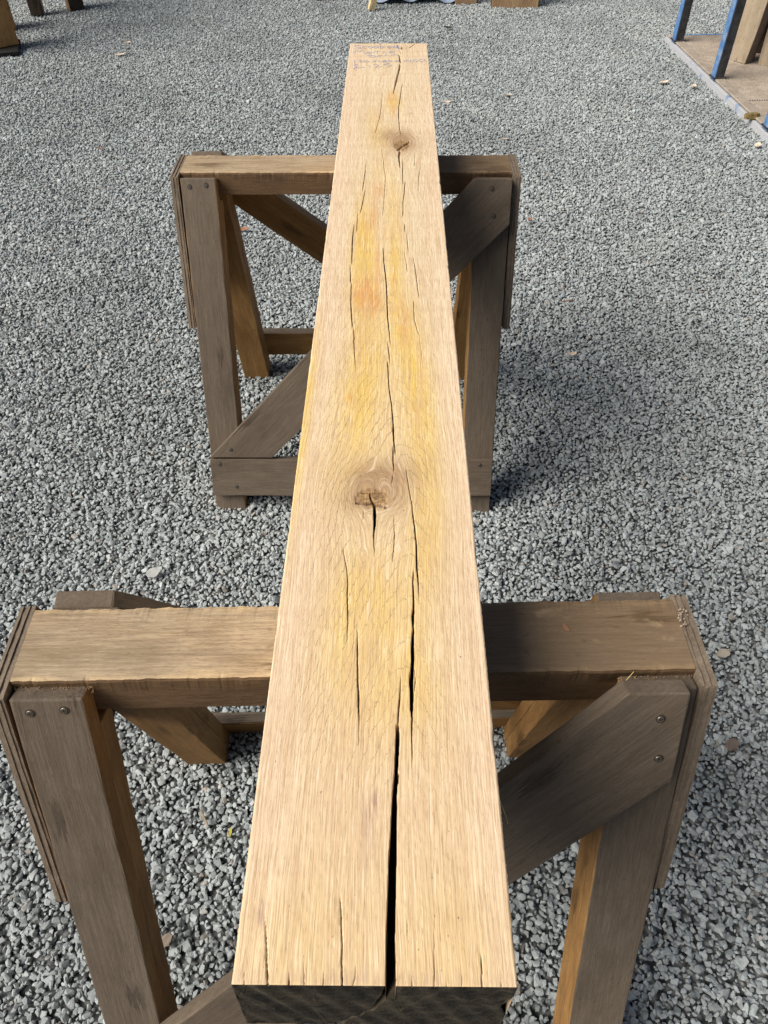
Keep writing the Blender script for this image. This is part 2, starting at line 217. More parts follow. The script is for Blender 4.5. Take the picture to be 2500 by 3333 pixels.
def gravel_mat():
    t = NT('slate_gravel'); oi = t.n('ShaderNodeObjectInfo').outputs['Random']
    oc = t.n('ShaderNodeTexCoord').outputs['Object']
    cr = t.n('ShaderNodeValToRGB'); t.put(cr.inputs[0], oi)
    el = cr.color_ramp.elements; el[0].position = 0; el[0].color = (.25, .270, .268, 1); el[1].position = 1; el[1].color = (.53, .57, .57, 1)
    for p, c in ((.25, (.34, .366, .365)), (.6, (.42, .452, .452)), (.85, (.48, .516, .516)), (.965, (.51, .545, .542)), (.972, (.30, .25, .20)), (.985, (.42, .37, .32)), (.992, (.56, .56, .55))):
        e = el.new(p); e.color = (*c, 1)
    n = t.noise(oc, 3.0, 5, .65); n2 = t.noise(oc, 14, 3, .6)
    gp = t.n('ShaderNodeNewGeometry').outputs['Position']; damp = t.noise(gp, 1.6, 5, .6); dusty = t.noise(t.vm('ADD', gp, (5, 3, 0)), 3.1, 4, .6)
    c = t.mix(t.mr(n, .3, .7, 0, .5), cr.outputs[0], t.vm('SCALE', cr.outputs[0]))
    c = t.mix(t.mr(n, .35, .68, 0, .45), cr.outputs[0], (.25, .262, .26))
    c = t.mix(t.mr(n2, .6, .75, 0, .3), c, (.45, .46, .45))
    c = t.mix(t.mr(damp, .46, .68, 0, .5), c, (.20, .217, .215))
    c = t.mix(t.mr(dusty, .5, .72, 0, .35), c, (.47, .475, .455))
    t.bump(n2, .35, .02); return t.fin(c, .62, .35)
M_gravel = gravel_mat()

def ground_mat():
    t = NT('gravel_bed'); g = t.n('ShaderNodeNewGeometry').outputs['Position']
    v = t.n('ShaderNodeTexVoronoi'); t.put(v.inputs['Vector'], g); v.inputs['Scale'].default_value = 70
    n = t.noise(g, 2.2, 4)
    c = t.mix(t.mr(v.outputs['Distance'], .2, .7), (.20, .205, .20), (.03, .032, .034))
    c = t.mix(t.mr(n, .4, .7, 0, .3), c, (.12, .12, .115))
    t.bump(v.outputs['Distance'], .8, .01); return t.fin(c, .8, .2)
M_ground = ground_mat()

# ---------------------------------------------------------------- ground and gravel
def gz(x, y):
    return .006*np.sin(x*2.1+.7)*np.cos(y*1.7)+.003*np.sin(x*5.3+y*3.1)-.004
gx_ = np.concatenate([[-60, -20, -8], np.arange(-4, 4.01, .1), [8, 20, 60]]); gy_ = np.concatenate([[-40, -12, -4], np.arange(-1.5, 7.51, .1), [12, 30, 90]])
XX, YY = np.meshgrid(gx_, gy_); ZZ = np.where((abs(XX) < 4.1) & (YY > -1.6) & (YY < 7.6), gz(XX, YY)-.006, -.010)
nr, nc = XX.shape; idx = np.arange(nr*nc).reshape(nr, nc)
fc = np.stack([idx[:-1, :-1], idx[:-1, 1:], idx[1:, 1:], idx[1:, :-1]], -1).reshape(-1, 4)
me = bpy.data.meshes.new('ground'); me.from_pydata(np.stack([XX, YY, ZZ], -1).reshape(-1, 3).tolist(), [], fc.tolist())
go = meshobj('ground', me, [M_ground]); tag(go, kind='structure')

# stones: two dozen different chips
stones = bpy.data.collections.new('stone_shapes')
for k in range(26):
    rd = random.Random(100+k); bm = bmesh.new()
    ax = (1.0, rd.uniform(.55, .95), rd.uniform(.34, .62)); n = rd.randint(13, 20)
    for i in range(n):
        v = Vector((rd.gauss(0, 1), rd.gauss(0, 1), rd.gauss(0, 1))).normalized()
        s = rd.uniform(.86, 1.1)
        v = Vector((math.copysign(abs(v.x)**.75, v.x), math.copysign(abs(v.y)**.75, v.y), math.copysign(abs(v.z)**.7, v.z)))
        bm.verts.new((v.x*ax[0]*s*.55, v.y*ax[1]*s*.55, v.z*ax[2]*s*.6))
    r = bmesh.ops.convex_hull(bm, input=bm.verts[:])
    bmesh.ops.delete(bm, geom=[g for g in r['geom_interior'] if isinstance(g, bmesh.types.BMVert)], context='VERTS')
    bmesh.ops.bevel(bm, geom=bm.edges[:], offset=.075, segments=1, affect='EDGES', clamp_overlap=True)
    for f in bm.faces: f.smooth = False
    me = bpy.data.meshes.new('stone'); bm.to_mesh(me); bm.free(); me.materials.append(M_gravel)
    stones.objects.link(bpy.data.objects.new('stone_shape', me))
def layer(sp, y0, y1, zlo, zhi, smin, smax):
    ys = np.arange(y0, y1, sp*.87); P = []
    for i, y in enumerate(ys):
        hw = .95+.40*max(0, y)+.12
        xs = np.arange(-hw, hw, sp)+(sp/2 if i % 2 else 0)
        P.append(np.stack([xs, np.full_like(xs, y)], -1))
    P = np.concatenate(P); P += rng.uniform(-.42, .42, P.shape)*sp; n = len(P)
    sz = np.clip(np.exp(rng.normal(np.log((smin+smax)/2*.93), .30, n)), smin*.62, smax*1.22)
    z = gz(P[:, 0], P[:, 1])+rng.uniform(zlo, zhi, n)
    rot = np.stack([rng.normal(0, .55, n), rng.normal(0, .55, n), rng.uniform(0, 6.283, n)], -1)
    return np.c_[P, z], rot, sz
L = [layer(.0092, -.75, 2.6, -.004, .004, .0082, .0142), layer(.0098, 2.6, 6.9, -.004, .004, .0085, .0145), layer(.040, -.75, 6.9, .002, .007, .0095, .018)]
PT = np.concatenate([l[0] for l in L]); RT = np.concatenate([l[1] for l in L]); SZ = np.concatenate([l[2] for l in L])
me = bpy.data.meshes.new('gravel'); me.vertices.add(len(PT)); me.vertices.foreach_set('co', PT.astype(np.float32).ravel())
a = me.attributes.new('rot', 'FLOAT_VECTOR', 'POINT'); a.data.foreach_set('vector', RT.astype(np.float32).ravel())
a = me.attributes.new('size', 'FLOAT', 'POINT'); a.data.foreach_set('value', SZ.astype(np.float32))
grv = meshobj('gravel', me, [M_gravel]); tag(grv, 'loose blue grey slate gravel covering the whole yard floor', 'gravel', kind='stuff')
ng = bpy.data.node_groups.new('scatter_stones', 'GeometryNodeTree')
ng.interface.new_socket('Geometry', in_out='INPUT', socket_type='NodeSocketGeometry'); ng.interface.new_socket('Geometry', in_out='OUTPUT', socket_type='NodeSocketGeometry')
N = ng.nodes; gi = N.new('NodeGroupInput'); gout = N.new('NodeGroupOutput'); iop = N.new('GeometryNodeInstanceOnPoints')
ci = N.new('GeometryNodeCollectionInfo'); ci.inputs['Collection'].default_value = stones; ci.inputs['Separate Children'].default_value = True; ci.inputs['Reset Children'].default_value = True
ar = N.new('GeometryNodeInputNamedAttribute'); ar.data_type = 'FLOAT_VECTOR'; ar.inputs[0].default_value = 'rot'
az = N.new('GeometryNodeInputNamedAttribute'); az.data_type = 'FLOAT'; az.inputs[0].default_value = 'size'
e2r = N.new('FunctionNodeEulerToRotation'); lk = ng.links.new
lk(gi.outputs[0], iop.inputs['Points']); lk(ci.outputs[0], iop.inputs['Instance']); iop.inputs['Pick Instance'].default_value = True
lk(ar.outputs[0], e2r.inputs[0]); lk(e2r.outputs[0], iop.inputs['Rotation']); lk(az.outputs[0], iop.inputs['Scale']); lk(iop.outputs[0], gout.inputs[0])
md = grv.modifiers.new('scatter', 'NODES'); md.node_group = ng

# ---------------------------------------------------------------- sawhorses
YT, ZT, YB = -.068, .715, -.335
def screw(parent, mw, x, y, z, r=.0052):
    """countersunk cross-head screw in a dark recess, built in the plank's own frame"""
    bm = bmesh.new()
    bmesh.ops.create_circle(bm, cap_ends=True, radius=r, segments=16, matrix=Matrix.Translation((x, y, z+.0004)))
    for f in bm.faces: f.material_index = 1
    nf = len(bm.faces)
    bmesh.ops.create_cone(bm, cap_ends=True, radius1=r*.74, radius2=r*.62, depth=.0008, segments=14, matrix=Matrix.Translation((x-r*.08, y-r*.05, z+.0010)))
    for a in (0.4, 0.4+math.pi/2):
        q = bmesh.ops.create_cube(bm, size=1, matrix=Matrix.Translation((x-r*.08, y-r*.05, z+.0015)) @ Matrix.Rotation(a, 4, 'Z') @ Matrix.Diagonal((r*.85, r*.2, .0004, 1)))
        for v in q['verts']:
            for f in v.link_faces: f.material_index = 1
    me = bpy.data.meshes.new('screw'); bm.to_mesh(me); bm.free()
    return meshobj('screw', me, [M_screw, M_hole], parent, mw)

def sawhorse(loc, rz, label, near):
    H = empty('sawhorse', loc, rz); tag(H, label, 'sawhorse', 'sawhorses carrying the oak beam')
    # rail: uneven, knocked upper edges
    hl, hw, hb, ht = .351, .0455, .672 if near else .683, .7300
    nx = 260; rd = np.random.default_rng(5 if near else 6)
    prof = [(-hw, hb), (-hw, (hb+ht)/2), (-hw, ht-.004), (-hw+.0015, ht-.001), (-hw+.005, ht), (-hw+.009, ht), (-.02, ht+.0003), (.02, ht+.0003), (hw-.005, ht), (hw-.0015, ht-.001), (hw, ht-.004), (hw, hb)]
    xs = np.linspace(-hl, hl, nx); V = []
    rag = np.convolve(rd.normal(0, 1, nx+12), np.ones(3)/3, 'same')[6:-6]; slow = np.convolve(rd.normal(0, 1, nx+60), np.hanning(31)/8, 'same')[30:-30]
    chip = np.zeros(nx)
    for _ in range(9): 
        c0 = rd.integers(3, nx-3); chip[c0:c0+rd.integers(1, 4)] += rd.uniform(.0008, .0025)
    for i, x in enumerate(xs):
        dz = rag[i]*.0006+slow[i]*.0006
        for j, (y, z) in enumerate(prof):
            yy, z2 = y, z
            if j in (2, 3, 4): yy += rag[i]*.0005+chip[i]*.35; z2 += dz*.3-chip[i]*(.5 if j < 4 else .15)
            if j in (8, 9, 10): yy += rag[nx-1-i]*.0007; z2 += rag[nx-1-i]*.0005
            V.append((x, yy, z2))
    m = len(prof); F = []
    for i in range(nx-1):
        for j in range(m): F.append((i*m+j, i*m+(j+1) % m, (i+1)*m+(j+1) % m, (i+1)*m+j))
    F.append(tuple(range(m))[::-1]); F.append(tuple((nx-1)*m+j for j in range(m)))
    me = bpy.data.meshes.new('top_rail'); me.from_pydata(V, [], F); me.update()
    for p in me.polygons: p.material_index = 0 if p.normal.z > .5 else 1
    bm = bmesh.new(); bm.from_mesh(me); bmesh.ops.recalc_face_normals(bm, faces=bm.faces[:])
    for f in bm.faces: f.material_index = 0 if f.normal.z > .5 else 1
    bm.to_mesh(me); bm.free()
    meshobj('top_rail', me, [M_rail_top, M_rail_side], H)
    def side(sg, ybot, ytop):
        """one A-frame side; sg=-1 near side, +1 far side.  local u along the rail, s up the slope, n outwards"""
        L = math.hypot(ybot-ytop, ZT); es = Vector((0, -sg*(ybot-ytop)/L, ZT/L)); u = Vector((1, 0, 0)) if sg < 0 else Vector((-1, 0, 0))
        nv = Vector((0, sg*ZT/L, (ybot-ytop)/L)); o = Vector((0, sg*ybot, 0))
        def pm(u0, s0, du, ds): return frame(o+u*u0+es*s0, u*du+es*ds, nv)
        top = .775 if sg < 0 else (.742 if near else .748)
        legs = []
        for ua in (-.348, .274):
            uc = ua+.0375
            if near and sg > 0: top = .722 if ua > 0 else .742
            mw = pm(uc, 0, 0, 1)           # local X up the slope, local Y = -u
            leg = plank('leg', H, mw, [(-.02, -.037), (top, -.037), (top, .037), (-.02, .037)], -.027, 0, [M_leg_out, M_leg_in], bev=.0022, endtop=True)
            legs.append(leg); bt = hb/ZT*L+.001
            plank('leg_batten', leg, None, [(-.02, -.0365), (bt, -.0365), (bt, .0365), (-.02, .0365)], -.062, -.0275, [M_leg_in, M_leg_in], bev=.0015)
        # diagonal brace
        bt = (.787 if near else .775) if sg < 0 else (.719 if near else .747)
        rx = (.331 if near else .347) if sg < 0 else .351; cu = .269 if sg < 0 else .283; ol = [(-.345, .151), (-.193, .151), (rx, .686-(.347-rx)), (rx, bt), (cu, bt)]
        A = Vector((-.345, .151)); B = Vector((cu, bt)); d = (B-A).normalized(); e = Vector((-d.y, d.x))
        mw = pm(A.x, A.y, d.x, d.y)
        ol2 = [((Vector(p)-A).dot(d), (Vector(p)-A).dot(e)) for p in ol]
        br = plank('brace', H, mw, ol2, .0006, .0225, [M_brace, M_leg_in], bev=.002, edgetop=True)
        mw = pm(0, .0975 if (sg < 0 or not near) else .034, 1, 0)
        st = plank('stretcher', H, mw, rect(-.346, .346, -.0495, .0485), .0006, .0222, [M_brace, M_leg_in], bev=.002, edgetop=True)
        def scr(u0, s0, off, par):
            r_ = screw(par, None, 0, 0, 0); r_.matrix_local =  MW[par.name].inverted() @ frame(o+u*u0+es*s0+nv*off, u, nv)
        for q in ((-.329, .758 if sg < 0 else .70), (-.294, .761 if sg < 0 else .703)): scr(*q, 0.0, legs[0])
        for q in ((.306, .755 if sg < 0 else .70), (.312, .702 if sg < 0 else .66), (-.292, .172)): scr(*q, .0225, br)
        for q in ((-.323, .133), (-.286, .073), (.315, .132), (.29, .072)) if sg < 0 else (): scr(*q, .0222, st)
    side(-1, .335, .068); side(1, .264 if near else .282, .066)
    # plywood gussets on both ends, laminated edges
    for sg in (-1, 1):
        bm = bmesh.new(); n = 5; tk = .0165/n
        for k in range(n):
            x0 = .3515+k*tk; rdg = random.Random(k+(3 if near else 9)); w_ = -.0016 if k % 2 else 0
            pts = [(-.165-w_*-1, .425), (.142+w_, .425), (.05+w_, .7295+w_), (-.064-w_*-1, .7295+w_)]
            q = []
            for j in range(4):
                (ya, za), (yb, zb) = pts[j], pts[(j+1) % 4]; nn = 14
                for i in range(nn):
                    f = i/nn; q.append((ya+(yb-ya)*f+rdg.uniform(-.0005, .0005), za+(zb-za)*f+rdg.uniform(-.0005, .0005)))
            va = [bm.verts.new((sg*x0, a, b)) for a, b in q]; vb = [bm.verts.new((sg*(x0+tk), a, b)) for a, b in q]
            bm.faces.new(va); bm.faces.new(vb[::-1])
            for i in range(len(q)): bm.faces.new((va[i], vb[i], vb[(i+1) % len(q)], va[(i+1) % len(q)]))
        bmesh.ops.recalc_face_normals(bm, faces=bm.faces[:])
        # turn so the long axis is local X
        me = bpy.data.meshes.new('gusset_plate'); mm = frame((0, 0, 0), (0, 0, 1), (1, 0, 0)); bm.transform(mm.inverted()); bm.to_mesh(me); bm.free()
        meshobj('gusset_plate', me, [M_ply], H, mm)
    return H
h1 = sawhorse((-.0287, .3434, 0), .0282, 'weathered wooden sawhorse under the near end of the beam, large in front', True)
h2 = sawhorse((-.0886, 1.5491, 0), .0035, 'weathered wooden sawhorse further back, under the far half of the beam', False)
# ---------------------------------------------------------------- the oak beam
def beam_mat():
    t = NT('fresh_sawn_oak'); oc = t.n('ShaderNodeTexCoord').outputs['Object']; x, y, z = t.sep(oc)
    gx = t.attr('gx'); rr = t.attr('rr')
    g = t.comb(gx, y, z)
    wob = t.math('MULTIPLY', t.math('SUBTRACT', t.noise(t.mapv(g, (60, 14, 60)), 1, 3), .5), .004)
    gw = t.comb(t.math('ADD', gx, wob), y, z)
    s1 = t.noise(t.mapv(gw, (640, 10, 100)), 1, 4, .62)          # broad fibre streaks
    s2 = t.noise(t.mapv(gw, (900, 34, 300)), 1, 4, .62)        # pores
    s4 = t.noise(t.vm('ADD', t.mapv(gw, (520, 26, 300)), (3, 7, 1)), 1, 2, .5)
    s3 = t.noise(t.mapv(gw, (90, 2.2, 60)), 1, 3, .5)
    big = t.noise(t.mapv(oc, (14, 4, 14)), 1, 3)
    c = t.mix(t.mr(big, .32, .68), (.68, .535, .34), (.75, .62, .42))
    c = t.mix(t.mr(y, .12, .55, .75, 0, True), c, (.69, .50, .295))
    # pinker sapwood towards both arrises
    ed = t.mr(t.math('ABSOLUTE', t.math('SUBTRACT', x, .004)), .045, .088, 0, .7, True)
    c = t.mix(ed, c, (.75, .575, .41))
    yn = t.noise(t.mapv(gw, (60, 6, 20)), 1, 4, .6)
    c = t.mix(t.math('MULTIPLY', t.attr('yel'), t.mr(yn, .25, .55, .55, 1.0), clamp=True), c, (.72, .49, .095))
    on = t.noise(t.mapv(gw, (230, 11, 20)), 1, 4, .65)
    c = t.mix(t.math('MULTIPLY', t.attr('org'), t.mr(on, .35, .62, .1, 1.0), clamp=True), c, (.64, .26, .04))
    c = t.mix(t.math('MULTIPLY', t.attr('brn'), t.mr(yn, .2, .7, .55, 1.0), clamp=True), c, (.30, .185, .095))
    c = t.mix(t.mr(s3, .4, .66, 0, .3), c, (.56, .36, .20))
    c = t.mix(t.mr(s1, .45, .70, 0, .75), c, (.50, .335, .185))
    c = t.mix(t.mr(s1, .46, .25, 0, .5), c, (.86, .74, .54))
    c = t.mix(t.mr(s2, .54, .68, 0, .6), c, (.36, .22, .12))
    c = t.mix(t.mr(t.math('PINGPONG', t.math('MULTIPLY', s4, 4), .5), .09, .0, 0, .42), c, (.34, .20, .11))
    c = t.mix(t.mr(s4, .6, .72, 0, .45), c, (.86, .72, .55))
    c = t.mix(t.math('MULTIPLY', t.attr('pur'), t.mr(t.noise(t.mapv(gw, (330, 26, 20)), 1, 3), .42, .62, 0, 1), clamp=True), c, (.30, .17, .15))
    # growth rings cut by the saw: fine stepped dark lines
    st1 = t.math('MULTIPLY', t.math('SUBTRACT', t.noise(t.mapv(g, (560, 2, 0)), 1, 2, .6), .5), .013)
    st2 = t.math('MULTIPLY', t.math('SUBTRACT', t.noise(t.mapv(g, (25, 25, 0)), 1, 2, .6), .5), .03)
    ph = t.math('DIVIDE', t.math('ADD', rr, t.math('ADD', st1, st2)), .023)
    fr = t.math('PINGPONG', ph, .5)
    wline = t.mr(t.attr('rstr'), 0, 1, .02, .06)
    ln = t.math('SUBTRACT', 1.0, t.math('SMOOTH_MIN', t.math('DIVIDE', fr, wline), 1.0, .2), clamp=True)
    pres = t.mr(t.noise(t.mapv(g, (45, 9, 0)), 1, 3, .6), .36, .52)
    ln = t.math('MULTIPLY', t.math('MULTIPLY', ln, t.attr('rstr')), pres)
    c = t.mix(t.math('MULTIPLY', ln, t.mr(y, .4, .7, .75, .5)), c, (.27, .16, .08))
    soft = t.mr(t.math('PINGPONG', t.math('ADD', ph, .12), .5), .0, .5, .0, .22)
    c = t.mix(t.math('MULTIPLY', soft, t.attr('rstr')), c, (.62, .40, .19))
    kn = t.noise(t.mapv(oc, (160, 420, 100)), 1, 4, .65)
    c = t.mix(t.math('MULTIPLY', t.attr('knt'), .92), c, t.mix(t.mr(kn, .35, .62), (.15, .075, .032), (.46, .28, .12)))
    c = t.mix(t.attr('drk'), c, (.035, .022, .016))
    # faint cross bands left by the saw, pencil-like specks
    sb = t.noise(t.comb(t.math('MULTIPLY', x, 3), t.math('MULTIPLY', y, 55), 0), 1, 2, .5)
    c = t.mix(t.mr(sb, .5, .75, 0, .16), c, (.52, .34, .22))
    sp = t.noise(t.mapv(oc, (300, 160, 300)), 1, 1)
    c = t.mix(t.mr(sp, .77, .80, 0, .7), c, (.12, .07, .05))
    h = t.math('ADD', t.math('MULTIPLY', s2, .5), t.math('MULTIPLY', s1, .9)); h = t.math('SUBTRACT', h, t.math('MULTIPLY', ln, 1.2))
    t.bump(h, .5, .0009); return t.fin(c, .62, .3)
def end_mat():
    t = NT('dark_waxed_end_grain'); oc = t.n('ShaderNodeTexCoord').outputs['Object']; x, y, z = t.sep(oc)
    # rings round a pith below the face, rays across them
    dx = t.math('ADD', x, .03); dz = t.math('SUBTRACT', z, -.19)
    rad = t.math('SQRT', t.math('ADD', t.math('MULTIPLY', dx, dx), t.math('MULTIPLY', dz, dz)))
    n = t.noise(t.mapv(oc, (70, 1, 70)), 1, 4, .6)
    ring = t.math('PINGPONG', t.math('ADD', t.math('MULTIPLY', rad, 190), t.math('MULTIPLY', n, 5)), 1)
    sm = t.noise(t.comb(t.math('ADD', t.math('MULTIPLY', x, 28), t.math('MULTIPLY', z, -18)), 0, t.math('ADD', t.math('MULTIPLY', z, 110), t.math('MULTIPLY', x, -35))), 1, 6, .7, dist=1.4)
    c = t.mix(t.mr(ring, .1, .9, 0, .35, True), (.034, .027, .018), (.075, .058, .038))
    blot = t.noise(t.mapv(oc, (26, 1, 40)), 1, 5, .7, dist=.7)
    c = t.mix(t.mr(blot, .42, .62, 0, .8), c, (.008, .0065, .005))
    ray = t.noise(t.comb(t.math('MULTIPLY', t.math('ARCTAN2', dx, dz), 22), 0, t.math('MULTIPLY', rad, 8)), 1, 3, .6)
    c = t.mix(t.mr(ray, .56, .72, 0, .5), c, (.13, .105, .07))
    c = t.mix(t.mr(blot, .5, .3, 0, .5), c, (.085, .066, .042))
    ck = t.noise(t.comb(t.math('MULTIPLY', x, 500), 0, t.math('MULTIPLY', z, 60)), 1, 2)
    c = t.mix(t.mr(ck, .66, .72, 0, .5), c, (.16, .125, .08))
    c = t.mix(t.attr('drk'), c, (.13, .09, .055))
    t.bump(t.math('ADD', n, blot), .5, .002); return t.fin(c, .7, .25)
M_oak = beam_mat(); M_end = end_mat()
W2, LB, HB = .09, 1.9047, .13
def smooth(a, b, v):
    t = np.clip((v-a)/(b-a), 0, 1); return t*t*(3-2*t)
xe = np.concatenate([np.linspace(-.09, -.0885, 4)[:-1], np.arange(-.0885, -.058, .0006), np.arange(-.058, .064, .00048), np.arange(.064, .0885, .0006), np.linspace(.0885, .09, 4)])
ys = [0.0, .0004, .001]
while ys[-1] < LB-.003: ys.append(ys[-1]+.0013+.0016*min(1, ys[-1]/1.0))
ys += [LB-.0008, LB]; ye = np.array(ys)
X, Y = np.meshgrid(xe, ye)
xm, ym = X*1000, Y*1000
D = np.zeros_like(X); DK = np.zeros_like(X)
jr = np.random.default_rng(3)
for pts in CR:
    P = sorted(pts, key=lambda p: p[1]); py = np.array([p[1] for p in P]); px = np.array([p[0] for p in P]); pw = np.array([p[2] for p in P])
    if py[-1]-py[0] < 8 and abs(px[-1]-px[0]) > 5 or len(pts) == 5 and pts[0][1] > 1890 or abs(px[-1]-px[0]) > (py[-1]-py[0])*.5:   # oblique ones: distance to segments
        for (x0, y0, w0), (x1, y1, w1) in zip(pts[:-1], pts[1:]):
            r0, r1 = np.searchsorted(ye*1000, [min(y0, y1)-6, max(y0, y1)+6]); a = xm[r0:r1]; b = ym[r0:r1]
            L2 = (x1-x0)**2+(y1-y0)**2+1e-6; tt = np.clip(((a-x0)*(x1-x0)+(b-y0)*(y1-y0))/L2, 0, 1)
            d = np.hypot(a-x0-tt*(x1-x0), b-y0-tt*(y1-y0)); ww = (w0+(w1-w0)*tt)*1.3
            k = np.clip((ww-d)/.5+.5, 0, 1); D[r0:r1] = np.maximum(D[r0:r1], k*(ww*4+.6)); DK[r0:r1] = np.maximum(DK[r0:r1], k*.92)
        continue
    if pw.max() < .9 and py[0] > 1:
        e0, e1 = min(9, (py[-1]-py[0])*.3), min(9, (py[-1]-py[0])*.3)
        py = np.r_[py[0]-e0, py, py[-1]+e1]; px = np.r_[px[0]-(px[1]-px[0])*.3, px, px[-1]+(px[-1]-px[-2])*.3]; pw = np.r_[pw[0]*.5, pw, pw[-1]*.5]
    lo, hi = py[0], py[-1]; open_end = lo < 1
    r0, r1 = np.searchsorted(ye*1000, [lo-(5 if open_end else 0), hi]); yy = ye[r0:r1]*1000
    nn = r1-r0; 
    if nn < 1: continue
    big = pw.max() > 1.4
    ja = np.convolve(jr.normal(0, 1, nn+8), np.ones(5)/5, 'same')[4:-4]; step = np.repeat(jr.normal(0, 1, nn//7+2), 7)[:nn]
    cx = np.interp(yy, py, px)+ja*.16+step*(.09 if not big else .05); cw = np.interp(yy, py, pw); cw = np.where(cw < .85, cw*.72, cw)
    end = np.clip((yy-lo)/6, 0, 1) if not open_end else 1.0; end = end*np.clip((hi-yy)/6, 0, 1) if hi < 1900 else end
    link_ = pw[0] > .9 or pw[-1] > .9
    cw = cw*(end if not link_ else 1)+ja*.06*cw
    d = np.abs(xm[r0:r1]-cx[:, None]); soft_ = .42
    k = np.clip((cw[:, None]-d)/soft_+.5, 0, 1)
    dep = np.minimum(60, cw*np.where(cw > .9, 40, 14)+.7)
    D[r0:r1] = np.maximum(D[r0:r1], k*dep[:, None])
    DK[r0:r1] = np.maximum(DK[r0:r1], k*np.clip(.28+cw*.85, 0, .97)[:, None])
# knots: torn, sunken wood
KN = [(-10, 426, 17, 14, 1.0), (27, 1312, 15, 24, 1.0)]
brn = np.zeros_like(X); yel = np.zeros_like(X); org = np.zeros_like(X); pur = np.zeros_like(X)
def blob(A, cx, cy, sx, sy, amp): np.copyto(A, A+amp*np.exp(-((xm-cx)/sx)**2-((ym-cy)/sy)**2))
torn = np.zeros_like(X)
h1_ = jr.normal(0, 1, (len(ye)//2+2, len(xe)//3+2)); H1 = np.kron(h1_, np.ones((2, 3)))[:len(ye), :len(xe)]; H1 = (H1+np.roll(H1, 2, 0)+np.roll(H1, 3, 1)+np.roll(H1, (1, 5), (0, 1)))/2
for cx, cy, rx, ry, am in KN:
    q = ((xm-cx)/rx)**2+((ym-cy)/ry)**2; m_ = smooth(1.15, .55, q+.25*np.sin(xm*.9)*np.sin(ym*.5)); torn += m_*am
    D += m_*(1.0+.3*np.clip(H1, -1.2, 1.5))*am; DK = np.maximum(DK, m_*am*np.clip(.10+.12*H1, 0, .5))
    blob(brn, cx, cy, rx*1.1, ry*1.1, 1.15); blob(org, cx, cy, rx*.9, ry*.9, .5)
for b in [(2, 463, 38, 24, 1.05), (-6, 450, 24, 12, .5), (18, 425, 18, 22, .4), (-14, 440, 30, 18, .35), (-30, 418, 16, 16, .4), (15, 1357, 30, 28, 1.1), (30, 1300, 30, 30, .35), (34, 1330, 34, 36, .35), (-8, 408, 40, 24, .22), (8, 1874, 34, 16, .5), (-70, 600, 10, 10, .0), (46.9, 1466, 4, 7, .6)]: blob(brn, *b)
for b in [(-35, 1020, 16, 110, .55), (-30, 910, 19, 105, 1.05), (-25, 790, 20, 70, .6), (12, 1090, 15, 80, .5), (14, 900, 14, 120, .85), (22, 740, 22, 90, .6), (-20, 680, 26, 90, .65), (-30, 570, 26, 80, .75), (35, 640, 20, 90, .75),
          (46, 560, 14, 70, .5), (-88, 520, 6, 150, .8), (-86, 640, 8, 120, .4), (46, 440, 16, 90, .7), (42, 345, 14, 60, .45), (-24, 312, 22, 45, .55), (8, 312, 22, 50, .45), (-26, 245, 26, 50, .55), (20, 250, 22, 50, .5),
          (34, 205, 18, 40, .35), (0, 190, 30, 40, .3), (11, 1528, 16, 60, .8), (-12, 1347, 22, 60, .55), (-26, 1440, 12, 60, .35), (-60, 20, 60, 45, .28), (55, 20, 40, 45, .3), (2, 500, 60, 140, .25), (-40, 460, 30, 40, .35), (-10, 1200, 25, 60, .3)]: blob(yel, *b)
for b in [(-28, 817, 16, 36, 1.3), (-20, 782, 18, 28, 1.0), (-13, 840, 10, 26, .5), (-19, 1045, 3.5, 50, .8), (-11, 915, 2.6, 60, 1.0), (26, 735, 7, 45, .7), (19, 770, 6, 30, .5), (-38.9, 586, 4, 7, .9), (-15, 1130, 10, 30, .8), (8, 1545, 7, 40, .8),
          (11, 1480, 5, 22, .7), (-2, 985, 3, 24, .6), (40, 560, 6, 40, .3), (12, 860, 3, 60, .5), (-30, 1000, 14, 60, .45), (22, 1000, 3, 40, .5), (-34, 690, 12, 40, .35), (45, 640, 4, 50, .4)]: blob(org, *b)
for b in [(-6, 112, 6, 14, .5), (-1, 118, 4, 8, .5), (-6, 95, 5, 16, .45), (-7, 75, 4, 12, .5), (-75.6, 40, 3, 9, .8), (-4, 240, 6, 22, .4), (80, 30, 8, 30, .2), (0, 3, 90, 5, .4)]: blob(pur, *b)
psi = X.copy()
for cx, cy, rx, ry, am in [(-6, 434, 24, 34, 1.25), (29, 1315, 19, 40, 1.25), (-16.6, 351, 4, 7, .8), (16.1, 358, 4, 6, .7)]:
    dx = (xm-cx); q = (dx/rx)**2+((ym-cy)/ry)**2+.35; psi -= dx/1000*(am/np.maximum(q, .001))*np.exp(-q/14)
for cx, cy, rx, ry in ((-8, 434, 30, 24), (25, 1325, 26, 40)):
    q = np.sqrt(((xm-cx)/rx)**2+((ym-cy)/ry)**2); brn += np.clip(np.sin(q*26+.6*np.sin(xm*.31)), 0, 1)*np.exp(-(q/1.25)**2)*.7
psi += .004*np.sin(ym/170+1)*np.exp(-(xm/60)**2)+.0025*np.sin(ym/61)*np.exp(-((xm-10)/40)**2)
xc = 24-16*smooth(300, 700, ym)
rr = Y+3.0*np.sqrt((psi*1000-xc)**2+14**2)/1000
rr = rr+.012*np.exp(-((xm+6)/26)**2-((ym-430)/45)**2)
rstr = np.exp(-(np.maximum(0, np.abs(xm+2)-45)/24)**2)*(smooth(90, 190, ym)*(1-.7*smooth(760, 900, ym)))*(.75+.25*np.cos(ym/75))*np.where(xm > xc, .6, 1)
rstr = rstr*(1-.8*np.exp(-((xm+4)/30)**2-((ym-410)/60)**2))+.10
